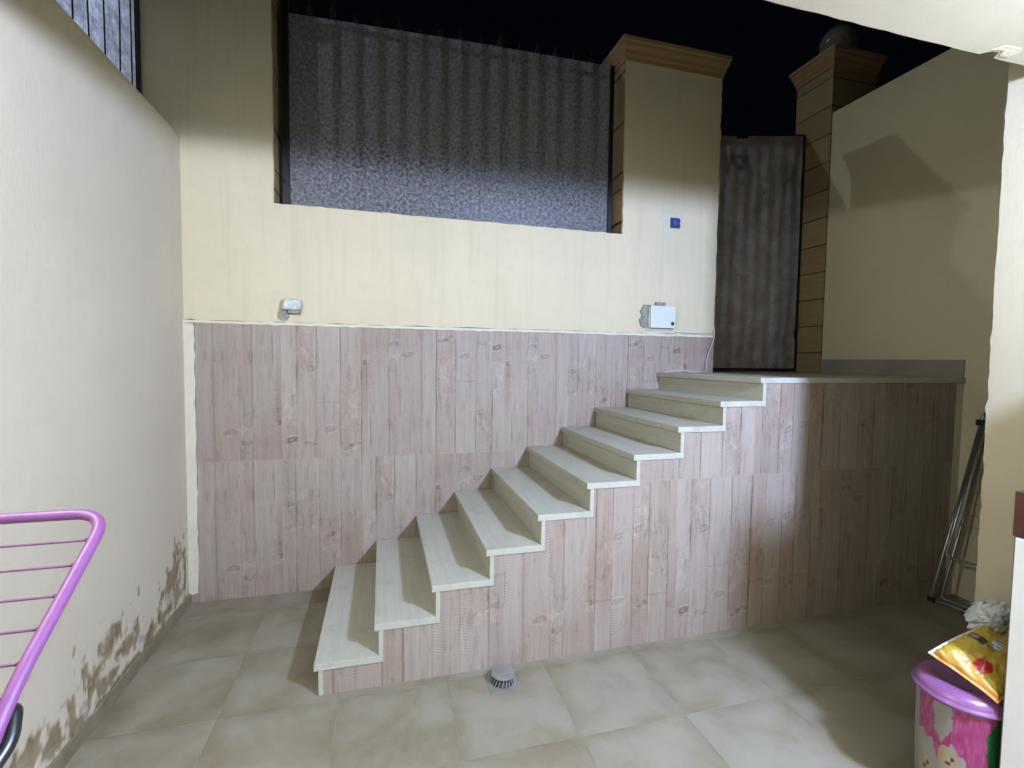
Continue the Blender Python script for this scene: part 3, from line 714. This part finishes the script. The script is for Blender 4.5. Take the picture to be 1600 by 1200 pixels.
for x in (xs0+.01, xs1-.03):
    MB().tube([(x, -3.10, 1.185), (x, -3.66, .01)], .009, 10).build('leg', M['purple'], pa, smooth=True)
    MB().tube([(x-.01 if x > .5 else x+.02, -3.60, 1.185), (x-.01 if x > .5 else x+.02, -3.12, .01)], .009, 10).build('leg', M['purple'], pa, smooth=True)

# ------------------------------------------------------------------ folded grey airer leaning at the right wall
fa = thing('folded_airer', 'folded grey metal clothes airer leaning in the dark corner between stair wall and pier', 'clothes airer', (5.3, -1.5, 0))
Fb = Vector((5.236, -1.262, .015)); Tp = Vector((5.455, -1.385, 1.415)); run = Vector((.10, -.54, 0))
def P_(s, t, off=0.0): return Fb.lerp(Tp, s)+run*t+Vector((-.9, -.15, .12))*off
MB().tube(rounded([P_(.30, 0), P_(1.0, 0), P_(1.0, 1), P_(.30, 1)], .05), .010, 10).build('wing_frame', M['steel'], fa, smooth=True)
MB().tube(rounded([P_(.95, .035, .012), P_(.24, .035, .018), P_(.24, .97, .018), P_(.95, .97, .012)], .04), .009, 10).build('wing_frame', M['steel'], fa, smooth=True)
MB().tube(rounded([P_(.93, .02, .03), P_(0, -.01, .0), P_(0, 1.0, .0), P_(.93, .98, .03)], .03), .009, 10).build('leg_frame', M['steel'], fa, smooth=True)
MB().tube(rounded([P_(.90, .08, -.01), P_(0.02, .08, -.02), P_(0.02, .93, -.02), P_(.90, .93, -.01)], .03), .009, 10).build('leg_frame', M['steel'], fa, smooth=True)
for k in range(9):
    s = .42+.058*k
    MB().tube([P_(s, .0), P_(s, 1.0)], .0026, 5).build('wire', M['steel'], fa)
for s, t in ((.945, 0), (.985, .06)):
    c = P_(s, t, .01); MB().box(c.x-.018, c.x+.018, c.y-.020, c.y+.020, c.z-.022, c.z+.022).build('joint', M['black_rubber'], fa, bevel=.005)
for t in (0, 1):
    c = P_(0, t); MB().box(c.x-.016, c.x+.016, c.y-.03, c.y+.02, .0008, .032).build('foot', M['black_rubber'], fa, bevel=.005)

# ------------------------------------------------------------------ white cabinet at the right edge
kb = thing('cabinet', 'white cabinet with a brown wooden top band cut off by the right edge', 'cabinet', (3.56, -3.0, 0))
MB().box(3.435, 3.748, -3.50, -2.662, .05, 1.155).build('body', M['cab_edge'], kb)
MB().box(3.420, 3.4345, -3.49, -2.672, .06, 1.157).build('door', M['cab_white'], kb, bevel=.002)
MB().box(3.422, 3.748, -3.50, -2.662, 1.160, 1.317).build('top_band', M['cab_brown'], kb, bevel=.003)
MB().box(3.418, 3.4215, -3.46, -2.71, 1.272, 1.300).build('handle_strip', M['drain_steel'], kb)
MB().box(3.435, 3.748, -3.50, -2.94, 1.319, 1.925).build('upper_shadow_block', M['cab_white'], kb, bevel=.003)  # unseen block added above the cabinet to cast the shadow on the stair wall
MB().box(3.45, 3.69, -3.48, -2.68, .001, .05).build('plinth', M['cab_edge'], kb)

# ------------------------------------------------------------------ printed tub, bags
tb = thing('storage_tub', 'white printed plastic tub with a mauve lid beside the cabinet', 'tub', (3.475, -2.515, 0))
TC = (3.475, -2.515)
def paint(o, fn):
    me = o.data; at = me.color_attributes.new('paint', 'FLOAT_COLOR', 'POINT')
    at.data.foreach_set('color', np.array([(*fn(v.co), 1.0) for v in me.vertices], dtype=np.float32).ravel())
mb = MB(); zs = np.linspace(.002, .50, 90); seg = 220
mb.lathe((TC[0], TC[1], 0), [(.120+.018*(z/.5)+.002*math.sin(z*9), z) for z in zs], seg)
body = mb.build('tub_body', M['tub'], tb, smooth=True)
def pal(co):
    a = math.degrees(math.atan2(co.y-TC[1], co.x-TC[0])) % 360   # 180 = left side, 270 = towards the camera
    z = co.z; n = float(fbm(np.array([a*.09]), np.array([z*22.]), 5)[0]); n2 = float(vnoise(np.array([a*.5]), np.array([z*40.]), 9)[0])
    c = np.array((.42, .42, .36))*(.85+.3*n)
    if z > .33+.1*(n-.5) and 150 < a < 262: c = np.array((.40+.1*n2, .035+.16*n2*n2, .12+.18*n2))
    def ell(a0, z0, ra, rz): return ((a-a0)/ra)**2+((z-z0)/rz)**2 + (n-.5)*.9
    if ell(214, .425, 32, .10) < 1 or ell(238, .34, 20, .17) < 1 or ell(190, .33, 12, .08) < 1: c = np.array((.42+.12*n2, .03+.12*n2*n2, .12+.16*n2))
    if ell(266, .37, 22, .11) < 1 or ell(275, .29, 20, .10) < 1: c = np.array((.025, .13+.07*n2, .045))
    if (ell(190, .44, 12, .10) < 1): c = np.array((.40, .36, .30))
    for a0, z0 in ((199, .27), (252, .185), (215, .13), (165, .2), (300, .15), (120, .3), (60, .25), (20, .2)):
        if ell(a0, z0, 13, .058) < 1: c = np.array((.55, .42, .24))*(.8+.4*n)
        if a0 > 900 and ((a-a0+5)/2.2)**2+((z-z0-.012)/.009)**2 < 1 or ((a-a0-5)/2.2)**2+((z-z0-.012)/.009)**2 < 1 or ((a-a0)/3)**2+((z-z0+.008)/.008)**2 < 1: c = np.array((.08, .05, .03))
        if ell(a0+1, z0-.075, 9, .03) < .9: c = np.array((.5, .05, .04))
    if z > .478: c = np.array((.55, .58, .66))
    return tuple(c*.5)
paint(body, pal)
MB().lathe((TC[0], TC[1], 0), [(.137, .484), (.149, .487), (.1515, .493), (.150, .499), (.144, .502), (.1425, .508), (.138, .519), (.129, .530), (.112, .538), (.09, .542), (.086, .538), (.03, .537), (.01, .537)], 72).build('lid', M['lid'], tb, smooth=True)

def pillow(name, c, sx, sy, sz, rot, mat, parent=None, n=60, amp=.02, seed=3, ex=.55):
    vs = []; fs = []
    for j in range(n+1):
        ph = -math.pi/2+math.pi*j/n
        for i in range(2*n):
            th = math.pi*i/n
            def s_(v, e_): return math.copysign(abs(v)**e_, v)
            p = Vector((s_(math.cos(ph), ex)*s_(math.cos(th), ex), s_(math.cos(ph), ex)*s_(math.sin(th), ex), s_(math.sin(ph), 1.0)))
            vs.append(p)
    P0 = np.array(vs)
    nn = fbm(P0[:, 0]*2.1+9, P0[:, 1]*2.1+P0[:, 2]*1.7+5, seed, 5)-.5; n3 = np.abs(fbm(P0[:, 0]*3+P0[:, 2]*2+3, P0[:, 1]*3-P0[:, 2]+7, seed+4, 4)-.5)
    edge_ = np.clip(1-np.sqrt(P0[:, 0]**2+P0[:, 1]**2)**4*.0, 0, 1)
    th_ = (1-np.clip(np.abs(P0[:, 0]), 0, 1)**3*.85)*(1-np.clip(np.abs(P0[:, 1]), 0, 1)**3*.6)
    Q = P0*np.array([sx, sy, 1])*(1+nn[:, None]*.06); Q[:, 2] = P0[:, 2]*sz*th_+nn*amp*2-n3*amp*1.5
    for j in range(n):
        for i in range(2*n):
            k = (i+1) % (2*n); fs.append((j*2*n+i, j*2*n+k, (j+1)*2*n+k, (j+1)*2*n+i))
    me = bpy.data.meshes.new(name); me.from_pydata([tuple(v) for v in Q], [], fs); me.validate()
    bm = bmesh.new(); bm.from_mesh(me); bmesh.ops.remove_doubles(bm, verts=bm.verts, dist=1e-5); bmesh.ops.recalc_face_normals(bm, faces=bm.faces); bm.to_mesh(me); bm.free()
    o = link(name, me, mat, parent, smooth=True); o.location = c; o.rotation_euler = [math.radians(a) for a in rot]; return o
def pouch(name, c00, c10, c11, c01, thick, mat, n=90, seed=2):
    """a flat sealed plastic packet: two skins joined at a flat seam, sagging between its corners"""
    c00, c10, c11, c01 = (np.array(c) for c in (c00, c10, c11, c01))
    u, v = np.meshgrid(np.linspace(0, 1, n+1), np.linspace(0, 1, n+1))
    P = (c00*((1-u)*(1-v))[..., None]+c10*(u*(1-v))[..., None]+c11*(u*v)[..., None]+c01*((1-u)*v)[..., None])
    nr = np.cross(c10-c00, c01-c00); nr = nr/np.linalg.norm(nr); nr = nr if nr[2] > 0 else -nr
    e = np.minimum(np.minimum(u, 1-u), np.minimum(v, 1-v)); b_ = np.clip((e-.035)/.28, 0, 1); b_ = np.sqrt(b_*(2-b_))
    fold = .012*np.sin(u*5+v*3)*(1-b_*.5)+.010*(fbm(u*3, v*3, seed, 2)-.5)
    cr_ = np.abs(fbm(u*5+2*v, v*4-u, seed+3, 4)-.5)*-.030*b_+(.0035*np.sin((u+v*.3)*55+4*fbm(u*4, v*4, 8))*np.exp(-(e/.10)**2))*(e > .03)
    top_ = P+nr*(thick*b_*(.8+.5*fbm(u*2.2, v*2.2, seed+7, 2))+fold+cr_)[..., None]; bot_ = P+nr*(-thick*.35*b_+fold-.0012)[..., None]
    vs = np.concatenate([top_.reshape(-1, 3), bot_.reshape(-1, 3)]); m_ = (n+1)**2; fs = []
    I = np.arange(m_).reshape(n+1, n+1)
    for a in range(n):
        for b2 in range(n):
            fs.append((I[a, b2], I[a, b2+1], I[a+1, b2+1], I[a+1, b2])); fs.append((I[a, b2]+m_, I[a+1, b2]+m_, I[a+1, b2+1]+m_, I[a, b2+1]+m_))
    ring_ = list(I[0, :])+list(I[1:, -1])+list(I[-1, -2::-1])+list(I[-2:0:-1, 0])
    for k in range(len(ring_)):
        p, q = ring_[k], ring_[(k+1) % len(ring_)]; fs.append((p, q, q+m_, p+m_))
    me = bpy.data.meshes.new(name); me.from_pydata([tuple(x) for x in vs], [], [tuple(int(i) for i in f_) for f_ in fs]); me.validate()
    U_, V_ = np.concatenate([u.ravel()]*2), np.concatenate([v.ravel()]*2)
    col = np.tile(np.array([.38, .265, .03]), (2*m_, 1))*(.88+.24*fbm(U_*9, V_*9, 4))[:, None]
    def put(mask, c): col[mask] = c
    put((U_ < .10) | (V_ > .93), (.50, .24, .04)); put(V_ < .035, (.55, .50, .38))
    put(((U_-.27)/.115)**2+((V_-.57)/.125)**2 < 1, (.40, .012, .015)); put((((U_-.27)/.115)**2+((V_-.57)/.125)**2 < .9) & (np.abs((V_-.57)+.55*(U_-.27)) < .014), (.5, .24, .2))
    put((np.abs(U_-.62) < .055) & (np.abs(V_-.20) < .13), (.055, .05, .04)); put((np.abs(U_-.62) < .022) & (np.abs(V_-.15) < .05), (.28, .27, .24))
    bars_ = (np.abs(U_-.70) < .095) & (np.abs(V_-.43) < .075); put(bars_, (.36, .38, .37)); put(bars_ & (np.sin(U_*420+9*np.sin(U_*37)) > .1), (.09, .09, .09))
    put((np.abs(U_-.86) < .07) & (np.abs(V_-.60-.25*np.abs(U_-.86)) < .012), (.08, .07, .05))
    col[m_:] = (.50, .50, .46)
    at = me.color_attributes.new('paint', 'FLOAT_COLOR', 'POINT'); at.data.foreach_set('color', np.concatenate([col, np.ones((2*m_, 1))], 1).astype(np.float32).ravel())
    return link(name, me, mat, None, smooth=True)
yb_ = pouch('plastic_bag', (3.362, -2.463, .630), (3.605, -2.505, .745), (3.70, -2.640, .655), (3.416, -2.657, .553), .034, M['bag'])
tag(yb_, 'yellow plastic packet with a red dot and a barcode lying on the mauve tub lid', 'bag')
wb = pillow('plastic_bag', (3.635, -2.50, .755), .085, .06, .065, (40, 30, 20), M['bag_white'], amp=.04, seed=12, ex=.8)
tag(wb, 'crumpled white carrier bag wedged behind the yellow bag against the pier', 'bag')
